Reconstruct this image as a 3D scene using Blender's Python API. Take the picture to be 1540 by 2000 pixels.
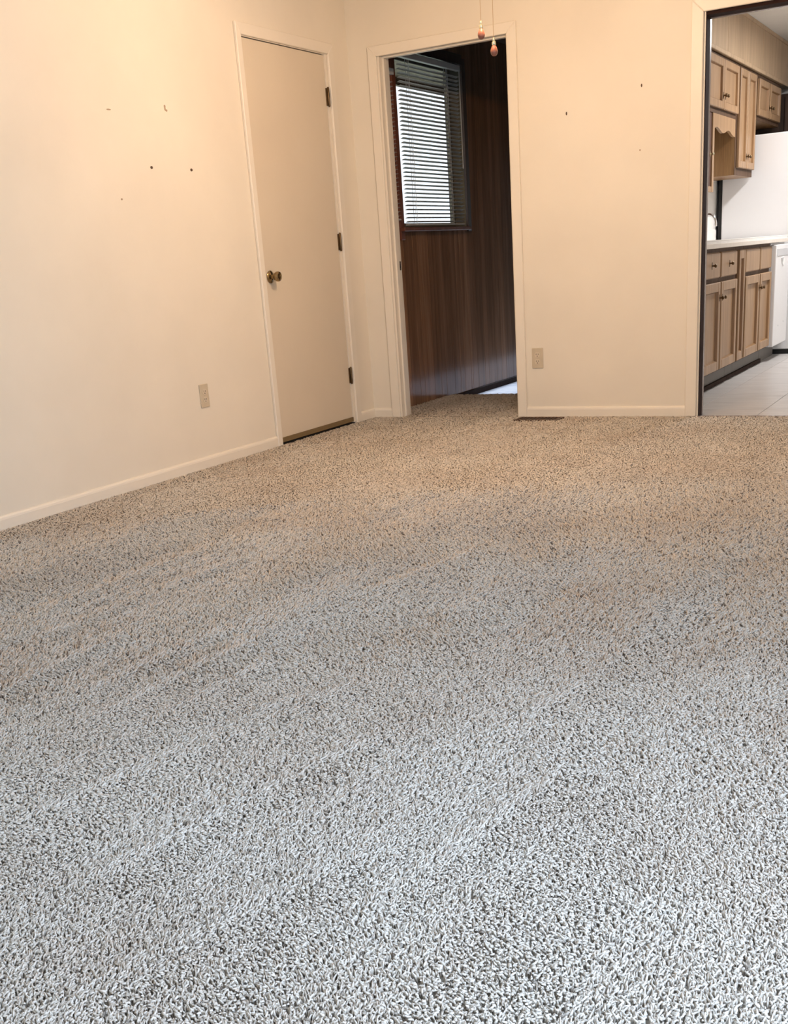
import bpy, bmesh, math, random
import numpy as np
from mathutils import Vector, Matrix

for o in list(bpy.data.objects):
    bpy.data.objects.remove(o)
random.seed(7)
SC = bpy.context.scene
COL = SC.collection
PI = math.pi

# ------------------------------------------------------------------ camera
CAM_POS = Vector((3.6110, -6.3274, 0.9058))
YAW, PITCH, ROLL, F_PX = 0.518198, 0.344758, -0.0751367, 2174.86
fwd = Vector((-math.sin(YAW)*math.cos(PITCH), math.cos(YAW)*math.cos(PITCH), -math.sin(PITCH)))
rgt = Vector((math.cos(YAW), math.sin(YAW), 0)); upv = rgt.cross(fwd)
c_, s_ = math.cos(ROLL), math.sin(ROLL)
R_ = c_*rgt + s_*upv; U_ = -s_*rgt + c_*upv
cd = bpy.data.cameras.new('camera'); cam = bpy.data.objects.new('camera', cd); COL.objects.link(cam)
m = Matrix.Identity(4)
for i in range(3):
    m[i][0] = R_[i]; m[i][1] = U_[i]; m[i][2] = -fwd[i]; m[i][3] = CAM_POS[i]
cam.matrix_world = m
cd.sensor_fit = 'HORIZONTAL'; cd.sensor_width = 36.0; cd.lens = 36.0*F_PX/1540.0
cd.shift_y = 300.0/1540.0; cd.clip_start = 0.02; cd.clip_end = 200
SC.camera = cam

# ------------------------------------------------------------------ world, lights, exposure
SC.view_settings.view_transform = 'Standard'; SC.view_settings.look = 'None'
SC.view_settings.gamma = 1.0; SC.view_settings.use_curve_mapping = False
SC.view_settings.exposure = 0.0
CY = SC.cycles
CY.max_bounces = 6; CY.diffuse_bounces = 4; CY.glossy_bounces = 3; CY.transmission_bounces = 4; CY.transparent_max_bounces = 6
CY.caustics_reflective = False; CY.caustics_refractive = False; CY.adaptive_threshold = 0.05
W = bpy.data.worlds.new('world'); SC.world = W; W.use_nodes = True
bg = W.node_tree.nodes['Background']; bg.inputs[0].default_value = (0.84, 0.93, 1.0, 1); bg.inputs[1].default_value = 1.7

def area(name, loc, rot, sx, sy, power, col, spread=PI):
    l = bpy.data.lights.new(name, 'AREA'); l.shape = 'RECTANGLE'; l.size = sx; l.size_y = sy
    l.energy = power; l.color = col; l.spread = spread
    o = bpy.data.objects.new(name, l); o.location = loc; o.rotation_euler = rot; COL.objects.link(o)
    return o
# daylight coming in through the glass door in the right wall, beside the photographer
area('daylight_glass_door', (4.26, -5.45, 1.05), (0, PI/2, 0), 1.9, 1.7, 80, (0.54, 0.72, 1.0))
# low sun that falls through the glazed door at the far end of the panelled hall
sl = bpy.data.lights.new('sun', 'SUN'); sl.energy = 10.5; sl.angle = 0.02; sl.color = (0.74, 0.85, 1.0)
so = bpy.data.objects.new('sun', sl); so.rotation_euler = (math.radians(-68), 0, 0); COL.objects.link(so)
# fluorescent ceiling fixture of the kitchen
area('kitchen_fixture_light', (2.70, 2.80, 2.372), (0, 0, 0), 0.14, 1.25, 62, (1.0, 0.98, 0.985))
LAMP_W, LAMP_COL = 31, (1.0, 0.775, 0.605)

# ------------------------------------------------------------------ materials
def nt(name):
    mt = bpy.data.materials.new(name); mt.use_nodes = True
    n = mt.node_tree; return mt, n, n.nodes['Principled BSDF']
def N(n, t, **k):
    x = n.nodes.new(t)
    for a, b in k.items(): setattr(x, a, b)
    return x
def coords(n, scale=(1, 1, 1), kind='Object'):
    tc = N(n, 'ShaderNodeTexCoord'); mp = N(n, 'ShaderNodeMapping'); mp.inputs['Scale'].default_value = scale
    n.links.new(tc.outputs[kind], mp.inputs[0]); return mp.outputs[0]
def world_coords(n, scale=(1, 1, 1)):
    g = N(n, 'ShaderNodeNewGeometry'); mp = N(n, 'ShaderNodeMapping'); mp.inputs['Scale'].default_value = scale
    n.links.new(g.outputs['Position'], mp.inputs[0]); return mp.outputs[0]
def noise(n, vec, scale, detail=4, rough=0.55, dist=0.0):
    t = N(n, 'ShaderNodeTexNoise'); t.inputs['Scale'].default_value = scale; t.inputs['Detail'].default_value = detail
    t.inputs['Roughness'].default_value = rough; t.inputs['Distortion'].default_value = dist
    n.links.new(vec, t.inputs['Vector']); return t.outputs['Fac']
def ramp(n, fac, stops):
    r = N(n, 'ShaderNodeValToRGB'); e = r.color_ramp.elements
    while len(e) < len(stops): e.new(0.5)
    for i, (p, c) in enumerate(stops): e[i].position = p; e[i].color = (*c, 1)
    n.links.new(fac, r.inputs[0]); return r.outputs[0]
def bump(n, b, h, strength, dist):
    bp = N(n, 'ShaderNodeBump'); bp.inputs['Strength'].default_value = strength; bp.inputs['Distance'].default_value = dist
    n.links.new(h, bp.inputs['Height']); n.links.new(bp.outputs[0], b.inputs['Normal'])
def mixc(n, fac, a, b, mode='MIX'):
    x = N(n, 'ShaderNodeMix', data_type='RGBA', blend_type=mode)
    if isinstance(fac, float): x.inputs[0].default_value = fac
    else: n.links.new(fac, x.inputs[0])
    for i, v in ((6, a), (7, b)):
        if isinstance(v, tuple): x.inputs[i].default_value = (*v, 1)
        else: n.links.new(v, x.inputs[i])
    return x.outputs[2]

def painted(name, col, rough=0.6, var=0.03, bs=60, bstr=0.12, bd=0.001):
    mt, n, b = nt(name); v = world_coords(n)
    f = noise(n, v, 2.3, 5)
    c2 = tuple(max(0, x*(1-var)) for x in col); c1 = tuple(min(1, x*(1+var)) for x in col)
    n.links.new(ramp(n, f, [(0.3, c2), (0.7, c1)]), b.inputs['Base Color'])
    b.inputs['Roughness'].default_value = rough
    bump(n, b, noise(n, v, bs, 3), bstr, bd); return mt
def plain(name, col, rough=0.5, metal=0.0, var=0.04, scale=20):
    mt, n, b = nt(name); v = coords(n)
    f = noise(n, v, scale, 3)
    n.links.new(ramp(n, f, [(0.3, tuple(x*(1-var) for x in col)), (0.7, tuple(min(1, x*(1+var)) for x in col))]), b.inputs['Base Color'])
    b.inputs['Roughness'].default_value = rough; b.inputs['Metallic'].default_value = metal; return mt
def wood(name, dark, mid, light, rough=0.4, scale=(26, 26, 1.6), var=0.16, spec=0.5):
    mt, n, b = nt(name); v = world_coords(n, scale)
    f = noise(n, v, 1.0, 6, 0.62, 0.6)
    v2 = world_coords(n, (scale[0]*6, scale[1]*6, scale[2]*2.2))
    g = noise(n, v2, 1.0, 3)
    base = ramp(n, f, [(0.28, dark), (0.5, mid), (0.72, light)])
    fine = ramp(n, g, [(0.3, (0.72,)*3), (0.62, (1.0,)*3)])
    oi = N(n, 'ShaderNodeObjectInfo')
    tone = ramp(n, oi.outputs['Random'], [(0.0, (1-var,)*3), (1.0, (1.0,)*3)])
    c = mixc(n, 0.7, base, fine, 'MULTIPLY'); c = mixc(n, 1.0, c, tone, 'MULTIPLY')
    n.links.new(c, b.inputs['Base Color']); b.inputs['Roughness'].default_value = rough
    b.inputs['Specular IOR Level'].default_value = spec
    bump(n, b, g, 0.12, 0.0006); return mt

M = {}
M['wall'] = painted('cream_wall_paint', (0.84, 0.77, 0.645), 0.62)
M['trim'] = painted('cream_trim_paint', (0.86, 0.79, 0.67), 0.42, 0.015, 30, 0.05)
M['door'] = painted('cream_door_paint', (0.74, 0.645, 0.505), 0.5, 0.025, 40, 0.06)
M['ceiling'] = painted('white_ceiling_paint', (0.82, 0.80, 0.76), 0.8, 0.02, 90, 0.5, 0.004)
M['popcorn'] = painted('popcorn_ceiling', (0.80, 0.775, 0.72), 0.9, 0.04, 120, 0.9, 0.01)
M['white_wall'] = painted('kitchen_white_wall', (0.80, 0.78, 0.74), 0.55)
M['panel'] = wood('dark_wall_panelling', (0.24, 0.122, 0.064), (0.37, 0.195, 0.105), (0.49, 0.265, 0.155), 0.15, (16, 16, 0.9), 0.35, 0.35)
M['redwood'] = wood('red_brown_window_casing', (0.14, 0.045, 0.022), (0.20, 0.068, 0.034), (0.26, 0.095, 0.05), 0.35)
M['dark_base'] = wood('dark_brown_base_moulding', (0.03, 0.018, 0.013), (0.045, 0.026, 0.02), (0.06, 0.035, 0.026), 0.8, spec=0.1)
M['oak'] = wood('honey_oak_cabinet', (0.30, 0.175, 0.088), (0.39, 0.235, 0.122), (0.46, 0.285, 0.155), 0.4, var=0.10)
M['oak_shaded_frame'] = wood('oak_shaded_body', (0.075, 0.040, 0.022), (0.11, 0.062, 0.036), (0.14, 0.083, 0.05), 0.6, var=0.08, spec=0.2)  # oak darkened so the gaps between the doors look shaded
M['oak_side'] = wood('yellow_oak_side_panel', (0.20, 0.10, 0.038), (0.30, 0.16, 0.062), (0.38, 0.22, 0.09), 0.4, var=0.06)
M['soffit'] = wood('soffit_wood_panel', (0.42, 0.29, 0.175), (0.52, 0.365, 0.225), (0.60, 0.43, 0.27), 0.5, (14, 14, 0.8), 0.05)
M['brown_panel'] = wood('brown_cabinet_front', (0.075, 0.034, 0.021), (0.11, 0.052, 0.033), (0.14, 0.07, 0.046), 0.45)
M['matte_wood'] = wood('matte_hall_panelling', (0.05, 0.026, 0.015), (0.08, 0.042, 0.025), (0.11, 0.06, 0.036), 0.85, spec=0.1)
M['dark_wood'] = wood('dark_brown_wood', (0.035, 0.019, 0.012), (0.06, 0.032, 0.021), (0.085, 0.047, 0.03), 0.45)
M['blind'] = plain('aged_white_vinyl', (0.62, 0.60, 0.54), 0.45)
M['reveal'] = plain('tan_window_reveal', (0.20, 0.17, 0.11), 0.6)
M['sash'] = plain('white_window_sash', (0.86, 0.86, 0.84), 0.4)
M['plate'] = plain('ivory_plastic', (0.62, 0.53, 0.39), 0.35)
M['socket'] = plain('ivory_socket_plastic', (0.68, 0.59, 0.45), 0.3)
M['black'] = plain('black_void', (0.012, 0.011, 0.010), 0.6)
M['brass'] = plain('antique_brass', (0.34, 0.25, 0.135), 0.22, 1.0, 0.12, 30)
M['hinge'] = plain('dull_bronze_hinge', (0.16, 0.105, 0.055), 0.4, 0.9)
M['chain'] = plain('brass_bead_chain', (0.62, 0.45, 0.26), 0.3, 1.0)
M['pale_brass'] = plain('pale_brass_cap', (0.86, 0.80, 0.55), 0.25, 0.8)
M['pull_wood'] = plain('pinkish_wood_pull', (0.27, 0.105, 0.07), 0.35, 0.0, 0.15, 60)
M['appliance'] = painted('white_appliance_enamel', (0.76, 0.75, 0.745), 0.35, 0.01, 400, 0.06, 0.0005)
M['grey_panel'] = plain('grey_control_strip', (0.52, 0.52, 0.53), 0.35)
M['counter'] = plain('white_laminate', (0.82, 0.79, 0.75), 0.35)
M['counter_edge'] = plain('beige_counter_edge', (0.72, 0.65, 0.57), 0.4)
M['chrome'] = plain('bright_chrome', (0.82, 0.82, 0.83), 0.12, 1.0, 0.02)
M['toe'] = plain('grey_toe_board', (0.17, 0.155, 0.14), 0.6)
M['grout'] = plain('tile_grout', (0.36, 0.33, 0.30), 0.8)
M['strip'] = plain('dark_brown_track', (0.03, 0.013, 0.010), 0.75)
M['strip'].node_tree.nodes['Principled BSDF'].inputs['Specular IOR Level'].default_value = 0.12
M['frame_strip'] = plain('taupe_jamb_strip', (0.26, 0.205, 0.18), 0.25)
M['vent'] = plain('brown_register_metal', (0.11, 0.06, 0.035), 0.45, 0.3)
M['eave'] = plain('brown_soffit_board', (0.12, 0.085, 0.05), 0.7)
M['fan_metal'] = plain('antique_fan_metal', (0.30, 0.22, 0.13), 0.35, 0.9)
M['fan_blade'] = wood('fan_blade_wood', (0.16, 0.08, 0.04), (0.24, 0.13, 0.07), (0.30, 0.17, 0.09), 0.4)
M['threshold'] = plain('brown_door_gap_shade', (0.20, 0.135, 0.06), 0.6)  # shade colour for the gap under the door slab

def tile_mat():
    mt, n, b = nt('grey_streaked_tile'); v = world_coords(n, (3.0, 16, 1))
    f = noise(n, v, 1.2, 6, 0.6, 0.4)
    oi = N(n, 'ShaderNodeObjectInfo')
    c = ramp(n, f, [(0.25, (0.46, 0.435, 0.415)), (0.5, (0.58, 0.555, 0.535)), (0.75, (0.66, 0.635, 0.615))])
    c = mixc(n, 1.0, c, ramp(n, oi.outputs['Random'], [(0, (0.94,)*3), (1, (1.0,)*3)]), 'MULTIPLY')
    n.links.new(c, b.inputs['Base Color']); b.inputs['Roughness'].default_value = 0.32
    bump(n, b, f, 0.05, 0.001); return mt
M['tile'] = tile_mat()
def vinyl_mat():
    mt, n, b = nt('pale_marbled_vinyl'); v = world_coords(n)
    f = noise(n, v, 6.0, 6, 0.65, 1.2)
    n.links.new(ramp(n, f, [(0.35, (0.42, 0.45, 0.55)), (0.55, (0.66, 0.68, 0.74)), (0.75, (0.78, 0.79, 0.82))]), b.inputs['Base Color'])
    b.inputs['Roughness'].default_value = 0.4; return mt
M['vinyl'] = vinyl_mat()
def glass_mat():
    mt, n, b = nt('clear_window_glass'); b.inputs['Base Color'].default_value = (1, 1, 1, 1)
    b.inputs['Roughness'].default_value = 0.0; b.inputs['Transmission Weight'].default_value = 1.0; b.inputs['IOR'].default_value = 1.45; return mt
M['glass'] = glass_mat()
def shade_mat():
    mt, n, b = nt('frosted_glass_shade')
    f = noise(n, coords(n), 25, 2)
    n.links.new(ramp(n, f, [(0.3, (0.86, 0.80, 0.68)), (0.7, (0.9, 0.84, 0.74))]), b.inputs['Base Color'])
    b.inputs['Roughness'].default_value = 0.5
    tr = N(n, 'ShaderNodeBsdfTranslucent'); tr.inputs[0].default_value = (0.9, 0.8, 0.66, 1)
    mx = N(n, 'ShaderNodeMixShader'); mx.inputs[0].default_value = 0.5
    n.links.new(b.outputs[0], mx.inputs[1]); n.links.new(tr.outputs[0], mx.inputs[2])
    tp = N(n, 'ShaderNodeBsdfTransparent'); tp.inputs[0].default_value = (1.0, 0.92, 0.8, 1)
    m2 = N(n, 'ShaderNodeMixShader'); m2.inputs[0].default_value = 0.86
    n.links.new(mx.outputs[0], m2.inputs[1]); n.links.new(tp.outputs[0], m2.inputs[2])
    n.links.new(m2.outputs[0], n.nodes['Material Output'].inputs[0]); return mt
M['shade'] = shade_mat()
def emit_mat(name, col, s):
    mt, n, b = nt(name); b.inputs['Base Color'].default_value = (*col, 1)
    b.inputs['Emission Color'].default_value = (*col, 1); b.inputs['Emission Strength'].default_value = s; return mt
M['bulb'] = emit_mat('lit_bulb', (1.0, 0.85, 0.65), 4.0)
M['diffuser'] = emit_mat('lit_diffuser', (1.0, 0.95, 0.88), 1.0)
def leaf_mat():
    mt, n, b = nt('green_foliage'); f = noise(n, world_coords(n), 5, 4)
    n.links.new(ramp(n, f, [(0.3, (0.16, 0.22, 0.05)), (0.7, (0.34, 0.42, 0.13))]), b.inputs['Base Color']); b.inputs['Roughness'].default_value = 0.6; return mt
M['leaf'] = leaf_mat()
M['lawn'] = plain('pale_dry_lawn', (0.55, 0.58, 0.45), 0.9, 0, 0.15, 2)
M['siding'] = painted('outside_siding', (0.62, 0.58, 0.50), 0.7)

def carpet_mat(name, strand):
    mt, n, b = nt(name)
    v = world_coords(n)
    broad = noise(n, v, 1.7, 2, 0.6)
    # old soiling and wear: broad, irregular patches in the yarn's own colour
    wear = ramp(n, broad, [(0.32, (0.90, 0.86, 0.83)), (0.62, (1.0, 1.0, 1.0))])
    if strand:
        at = N(n, 'ShaderNodeAttribute', attribute_name='tint')
        c = ramp(n, at.outputs['Fac'], [(0.0, (0.17, 0.14, 0.115)), (0.10, (0.53, 0.48, 0.415)), (0.45, (0.67, 0.615, 0.54)), (1.0, (0.76, 0.705, 0.63))])
    else:
        sp = noise(n, v, 190, 2, 0.6)
        c = ramp(n, sp, [(0.32, (0.33, 0.295, 0.25)), (0.5, (0.47, 0.425, 0.365)), (0.7, (0.58, 0.53, 0.46))])
    c = mixc(n, 1.0, c, wear, 'MULTIPLY')
    df = N(n, 'ShaderNodeBsdfDiffuse'); n.links.new(c, df.inputs['Color'])
    n.links.new(df.outputs[0], n.nodes['Material Output'].inputs[0]); n.nodes.remove(b)
    return mt
M['yarn'] = carpet_mat('greige_yarn', True)
M['backing'] = carpet_mat('carpet_ground', False)

# ------------------------------------------------------------------ mesh helpers
def box(bm, x0, x1, y0, y1, z0, z1, bev=0.0, seg=2):
    vs = [bm.verts.new(p) for p in ((x0,y0,z0),(x1,y0,z0),(x1,y1,z0),(x0,y1,z0),(x0,y0,z1),(x1,y0,z1),(x1,y1,z1),(x0,y1,z1))]
    fs = [bm.faces.new([vs[i] for i in q]) for q in ((3,2,1,0),(4,5,6,7),(0,1,5,4),(1,2,6,5),(2,3,7,6),(3,0,4,7))]
    if bev > 0:
        es = list({e for f in fs for e in f.edges})
        bmesh.ops.bevel(bm, geom=es, offset=bev, segments=seg, affect='EDGES', profile=0.5)
def B(*a, **k):
    bm = bmesh.new(); box(bm, *a, **k); return bm
def BS(lst, bev=0.0):
    bm = bmesh.new()
    for a in lst: box(bm, *a, bev=bev)
    return bm
def lathe(bm, prof, origin, axis=(0, 0, 1), seg=20, cap=True):
    ax = Vector(axis).normalized(); a = ax.orthogonal().normalized(); b = ax.cross(a); o = Vector(origin)
    rings = []
    for r, h in prof:
        if r < 1e-6: rings.append([bm.verts.new(o+ax*h)])
        else: rings.append([bm.verts.new(o+ax*h+(a*math.cos(2*PI*i/seg)+b*math.sin(2*PI*i/seg))*r) for i in range(seg)])
    for p, q in zip(rings[:-1], rings[1:]):
        for i in range(seg):
            j = (i+1) % seg
            if len(p) == 1 and len(q) == 1: continue
            if len(p) == 1: bm.faces.new([p[0], q[i], q[j]])
            elif len(q) == 1: bm.faces.new([p[i], q[0], p[j]][::-1]) if False else bm.faces.new([p[j], p[i], q[0]])
            else: bm.faces.new([p[i], q[i], q[j], p[j]][::-1])
    if cap:
        if len(rings[0]) > 2: bm.faces.new(rings[0][::-1])
        if len(rings[-1]) > 2: bm.faces.new(rings[-1])
    bmesh.ops.recalc_face_normals(bm, faces=bm.faces)
def L(prof, origin, axis=(0, 0, 1), seg=20, cap=True):
    bm = bmesh.new(); lathe(bm, prof, origin, axis, seg, cap); return bm
def tube(bm, pts, r, seg=10):
    pts = [Vector(p) for p in pts]; rings = []
    for i, p in enumerate(pts):
        t = (pts[min(i+1, len(pts)-1)]-pts[max(i-1, 0)]).normalized()
        a = t.cross(Vector((0.31, 0.87, 0.39))).normalized(); b = t.cross(a)
        rr = r[i] if isinstance(r, (list, tuple)) else r
        rings.append([bm.verts.new(p+(a*math.cos(2*PI*k/seg)+b*math.sin(2*PI*k/seg))*rr) for k in range(seg)])
    for p, q in zip(rings[:-1], rings[1:]):
        for k in range(seg): bm.faces.new([p[k], p[(k+1) % seg], q[(k+1) % seg], q[k]])
    bm.faces.new(rings[0][::-1]); bm.faces.new(rings[-1])
    bmesh.ops.recalc_face_normals(bm, faces=bm.faces)
def prism(bm, poly, ax, lo, hi):
    """extrude a 2-D polygon along axis ax; poly lists the two other coordinates in order"""
    def P(c, t):
        v = list(c); v.insert(ax, t); return v
    a = [bm.verts.new(P(c, lo)) for c in poly]; b = [bm.verts.new(P(c, hi)) for c in poly]
    n = len(poly)
    bm.faces.new(a); bm.faces.new(b[::-1])
    for i in range(n): bm.faces.new([a[i], b[i], b[(i+1) % n], a[(i+1) % n]])
    bmesh.ops.recalc_face_normals(bm, faces=bm.faces)
WL = {}
def obj(name, bm, mat, parent=None, smooth=False, origin=None):
    if origin is None:
        lo = [min(v.co[i] for v in bm.verts) for i in range(3)]; hi = [max(v.co[i] for v in bm.verts) for i in range(3)]
        origin = Vector(((lo[0]+hi[0])/2, (lo[1]+hi[1])/2, lo[2]))
    origin = Vector(origin)
    bmesh.ops.translate(bm, verts=bm.verts, vec=-origin)
    me = bpy.data.meshes.new(name); bm.to_mesh(me); bm.free()
    if smooth:
        for p in me.polygons: p.use_smooth = True
        me.set_sharp_from_angle(angle=math.radians(40))
    me.materials.append(M[mat] if isinstance(mat, str) else mat)
    o = bpy.data.objects.new(name, me); COL.objects.link(o)
    WL[o] = origin
    if parent is not None:
        o.parent = parent; o.location = origin - WL[parent]
    else: o.location = origin
    return o
def copy_at(src, origin, parent=None, name=None):
    o = src.copy(); COL.objects.link(o); origin = Vector(origin); WL[o] = origin
    if parent is not None: o.parent = parent; o.location = origin - WL[parent]
    else: o.parent = None; o.location = origin
    return o
def empty(name, loc, kind=None):
    o = bpy.data.objects.new(name, None); COL.objects.link(o); o.location = loc; WL[o] = Vector(loc)
    o.empty_display_size = 0.1
    if kind: o['kind'] = kind
    return o
def tag(o, label, cat, group=None, kind=None):
    o['label'] = label; o['category'] = cat
    if group: o['group'] = group
    if kind: o['kind'] = kind
    return o
def struct(o, label=None):
    o['kind'] = 'structure'
    if label: o['label'] = label
    return o

# ------------------------------------------------------------------ shell
CH = 2.44                      # ceiling height
XR, YR = 4.2, -7.4             # right wall, rear wall
DY0, DY1 = -1.079, -0.267      # closet door slab, left wall
HS = 2.04
X1, X2 = 0.192, 0.997          # doorway to the hall
K0, K1, K2 = 2.001, 2.061, 3.30
HK = 1.974
WT = 0.12
# carpeted room floor and its hall extension are one base
struct(obj('floor', BS([(0, XR, YR, 0, -0.12, -0.012), (0.19, 1.0, 0, WT, -0.12, -0.012), (0.0, 1.13, WT, 1.09, -0.12, -0.012)]), 'backing'), 'greige carpet ground of the empty room')
wl = struct(obj('wall_left', BS([(-WT, 0, YR, DY0-0.025, -0.12, CH), (-WT, 0, DY1+0.025, WT, -0.12, CH), (-WT, 0, DY0-0.025, DY1+0.025, HS+0.022, CH), (-WT, 0, DY0-0.025, DY1+0.025, -0.12, -0.012)]), 'wall'), 'cream painted wall left of the room with a flush door')
wb = struct(obj('wall_back', BS([(0, X1, 0, WT, -0.12, CH), (X2+0.0, K1-0.005, 0, WT, -0.12, CH), (X1, X2, 0, WT, 2.05, CH), (K1-0.005, K2, 0, WT, HK+0.03, CH), (K2, XR+WT, 0, WT, -0.12, CH)]), 'wall'), 'cream painted back wall between the dark doorway and the kitchen')
GD = (-6.35, -4.55, 0.05, 2.05)
struct(obj('wall_right', BS([(XR, XR+WT, YR, GD[0], -0.12, CH), (XR, XR+WT, GD[1], 0, -0.12, CH), (XR, XR+WT, GD[0], GD[1], GD[3], CH), (XR, XR+WT, GD[0], GD[1], -0.12, GD[2])]), 'wall'), 'cream wall with a glass door, outside the picture')
struct(obj('wall_rear', B(-WT, XR+WT, YR-WT, YR, -0.12, CH), 'wall'), 'cream wall behind the photographer')
struct(obj('ceiling', B(-WT, XR+WT, YR-WT, WT, CH, CH+0.1), 'ceiling'), 'white ceiling of the empty room')

# glass door in the right wall (outside the picture; daylight comes through it)
gd = struct(empty('door_3', (XR+0.06, (GD[0]+GD[1])/2, GD[2]), 'structure'), 'sliding glass door in the right wall')
obj('door_frame', BS([(XR+0.02, XR+0.05, GD[0], GD[1], GD[2], GD[2]+0.05), (XR+0.02, XR+0.05, GD[0], GD[1], GD[3]-0.05, GD[3]), (XR+0.02, XR+0.05, GD[0], GD[0]+0.05, GD[2]+.05, GD[3]-.05), (XR+0.02, XR+0.05, GD[1]-0.05, GD[1], GD[2]+.05, GD[3]-.05), (XR+0.02, XR+0.05, -5.48, -5.42, GD[2]+.05, GD[3]-.05)]), 'sash', gd)

# ------------------------------------------------------------------ left wall: flush closet door with casing
def casing_strip(bm, p):
    box(bm, *p, bev=0.004)
d1 = struct(empty('door_1', (-0.02, (DY0+DY1)/2, 0.0), 'structure'), 'cream flush door closed in the left wall')
slab = obj('door_slab', B(-0.040, -0.004, DY0+0.003, DY1-0.003, 0.022, HS-0.003, bev=0.002), 'door', d1)
sw = obj('door_gap_shade', B(-0.006, 0.004, DY0+0.006, DY1-0.006, 0.008, 0.034), 'threshold', d1); sw['label'] = 'dark brown strip painted as the shaded gap under the door'  # brown strip stands in for the shaded gap under the slab
obj('threshold', B(-0.11, -0.006, DY0-0.024, DY1+0.024, -0.012, 0.002), 'black', d1)
obj('closet_back', B(-0.115, -0.105, DY0-0.02, DY1+0.02, 0.002, HS+0.02), 'black', d1)
for y0, y1 in ((DY0-0.024, DY0), (DY1, DY1+0.024)):
    obj('jamb', B(-0.104, 0.0, y0, y1, 0.002, HS+0.001), 'trim', d1)
obj('jamb', B(-0.104, 0.0, DY0-0.024, DY1+0.024, HS+0.001, HS+0.021), 'trim', d1)
for zc in (1.826, 1.054, 0.285):
    bm = bmesh.new(); lathe(bm, [(0.0001, -0.052), (0.004, -0.051), (0.0065, -0.047), (0.0065, 0.047), (0.004, 0.051), (0.0001, 0.052)], (0.006, DY1+0.004, zc), seg=10)
    h = obj('hinge', bm, 'hinge', d1, True); h['label'] = 'dull bronze hinge'
    obj('hinge_leaf', B(-0.004, 0.003, DY1-0.010, DY1+0.022, zc-0.045, zc+0.045), 'hinge', h)
kn = obj('door_knob', L([(0.0001, 0.0), (0.033, 0.001), (0.033, 0.005), (0.028, 0.010), (0.013, 0.013), (0.011, 0.022), (0.012, 0.029), (0.021, 0.036), (0.026, 0.046), (0.0265, 0.055), (0.023, 0.062), (0.018, 0.064), (0.016, 0.061), (0.0001, 0.060)], (-0.004, -1.020, 0.890), (1, 0, 0), 24), 'brass', d1, True)
kn['label'] = 'round antique brass knob'
obj('keyhole', L([(0.0001, 0), (0.005, 0.0), (0.005, 0.004), (0.0001, 0.004)], (0.0552, -1.020, 0.890), (1, 0, 0), 12), 'hinge', kn)
t1 = struct(empty('trim_1', (0.006, (DY0+DY1)/2, 0), 'structure'), 'cream casing around the flush door')
CW = 0.056
def mitred(axis, fixed0, fixed1, a0, a1, zt, zb, w, par, mat='trim', wl_=None):
    """left, right and head casing with 45-degree mitres. axis 0: on wall x=const (runs in y); axis 1: on wall y=const (runs in x)"""
    def add(poly):
        bm = bmesh.new()
        prism(bm, poly, axis, fixed0, fixed1)
        bmesh.ops.bevel(bm, geom=list(bm.edges), offset=0.003, segments=1, affect='EDGES')
        return obj('casing', bm, mat, par)
    v = wl_ or w
    add([(a0, zb), (a0, zt), (a0-v, zt+w), (a0-v, zb)])
    add([(a1, zb), (a1, zt), (a1+w, zt+w), (a1+w, zb)])
    add([(a0, zt), (a1, zt), (a1+w, zt+w), (a0-v, zt+w)])
mitred(0, 0.0, 0.016, DY0-0.006, DY1+0.022, HS+0.004, -0.006, CW, t1, wl_=0.043)

# ------------------------------------------------------------------ doorway to the hall
t2 = struct(empty('trim_2', ((X1+X2)/2, 0.06, 0), 'structure'), 'cream casing and jamb of the open doorway')
mitred(1, -0.016, 0.0, X1+0.001, X2+0.001, 2.031, -0.006, 0.056, t2)
obj('jamb', B(X1, X1+0.012, 0.0, WT-0.004, -0.01, 2.036), 'trim', t2)
obj('jamb', B(X2-0.006, X2, 0.0, WT-0.004, -0.01, 2.036), 'trim', t2)
obj('jamb', B(X1, X2, 0.0, WT-0.004, 2.036, 2.05), 'trim', t2)
obj('door_stop', B(X1+0.012, X1+0.024, 0.034, 0.070, -0.01, 2.024, bev=0.002), 'trim', t2)
obj('door_stop', B(X1+0.012, X2-0.006, 0.034, 0.070, 2.024, 2.036, bev=0.002), 'trim', t2)
sp_ = obj('strike_plate', B(X1+0.0115, X1+0.0145, 0.076, 0.104, 0.870, 0.922), 'hinge', t2); sp_['label'] = 'dark bronze strike plate'
obj('latch_hole', B(X1+0.0125, X1+0.0150, 0.082, 0.096, 0.884, 0.908), 'black', sp_)

# ------------------------------------------------------------------ kitchen opening
t3 = struct(empty('trim_3', ((K1+K2)/2, 0.06, 0), 'structure'), 'cream casing and dark track of the kitchen opening')
mitred(1, -0.016, 0.0, K1-0.004, K2+0.004, HK+0.002, -0.006, 0.060, t3)
obj('jamb', B(K1-0.005, K1+0.004, 0.0, WT, -0.01, HK+0.03), 'trim', t3)
obj('jamb', B(K2-0.004, K2, 0.0, WT, -0.01, HK+0.03), 'trim', t3)
x = obj('door_track', B(K1+0.004, K2-0.004, 0.008, 0.090, HK-0.012, HK+0.03), 'strip', t3); x['label'] = 'dark brown overhead track'
obj('track_lip', B(K1+0.004, K2-0.004, 0.092, WT, HK-0.016, HK+0.03), 'frame_strip', t3)
x = obj('jamb_strip', B(K1+0.004, K1+0.007, 0.010, 0.084, -0.01, HK-0.012), 'strip', t3); x['label'] = 'dark brown strip down the jamb'
obj('jamb_strip', B(K1+0.004, K1+0.006, 0.085, WT-0.002, -0.01, HK-0.016), 'frame_strip', t3)  # shade on the white jamb, put into the colour of this strip

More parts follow.
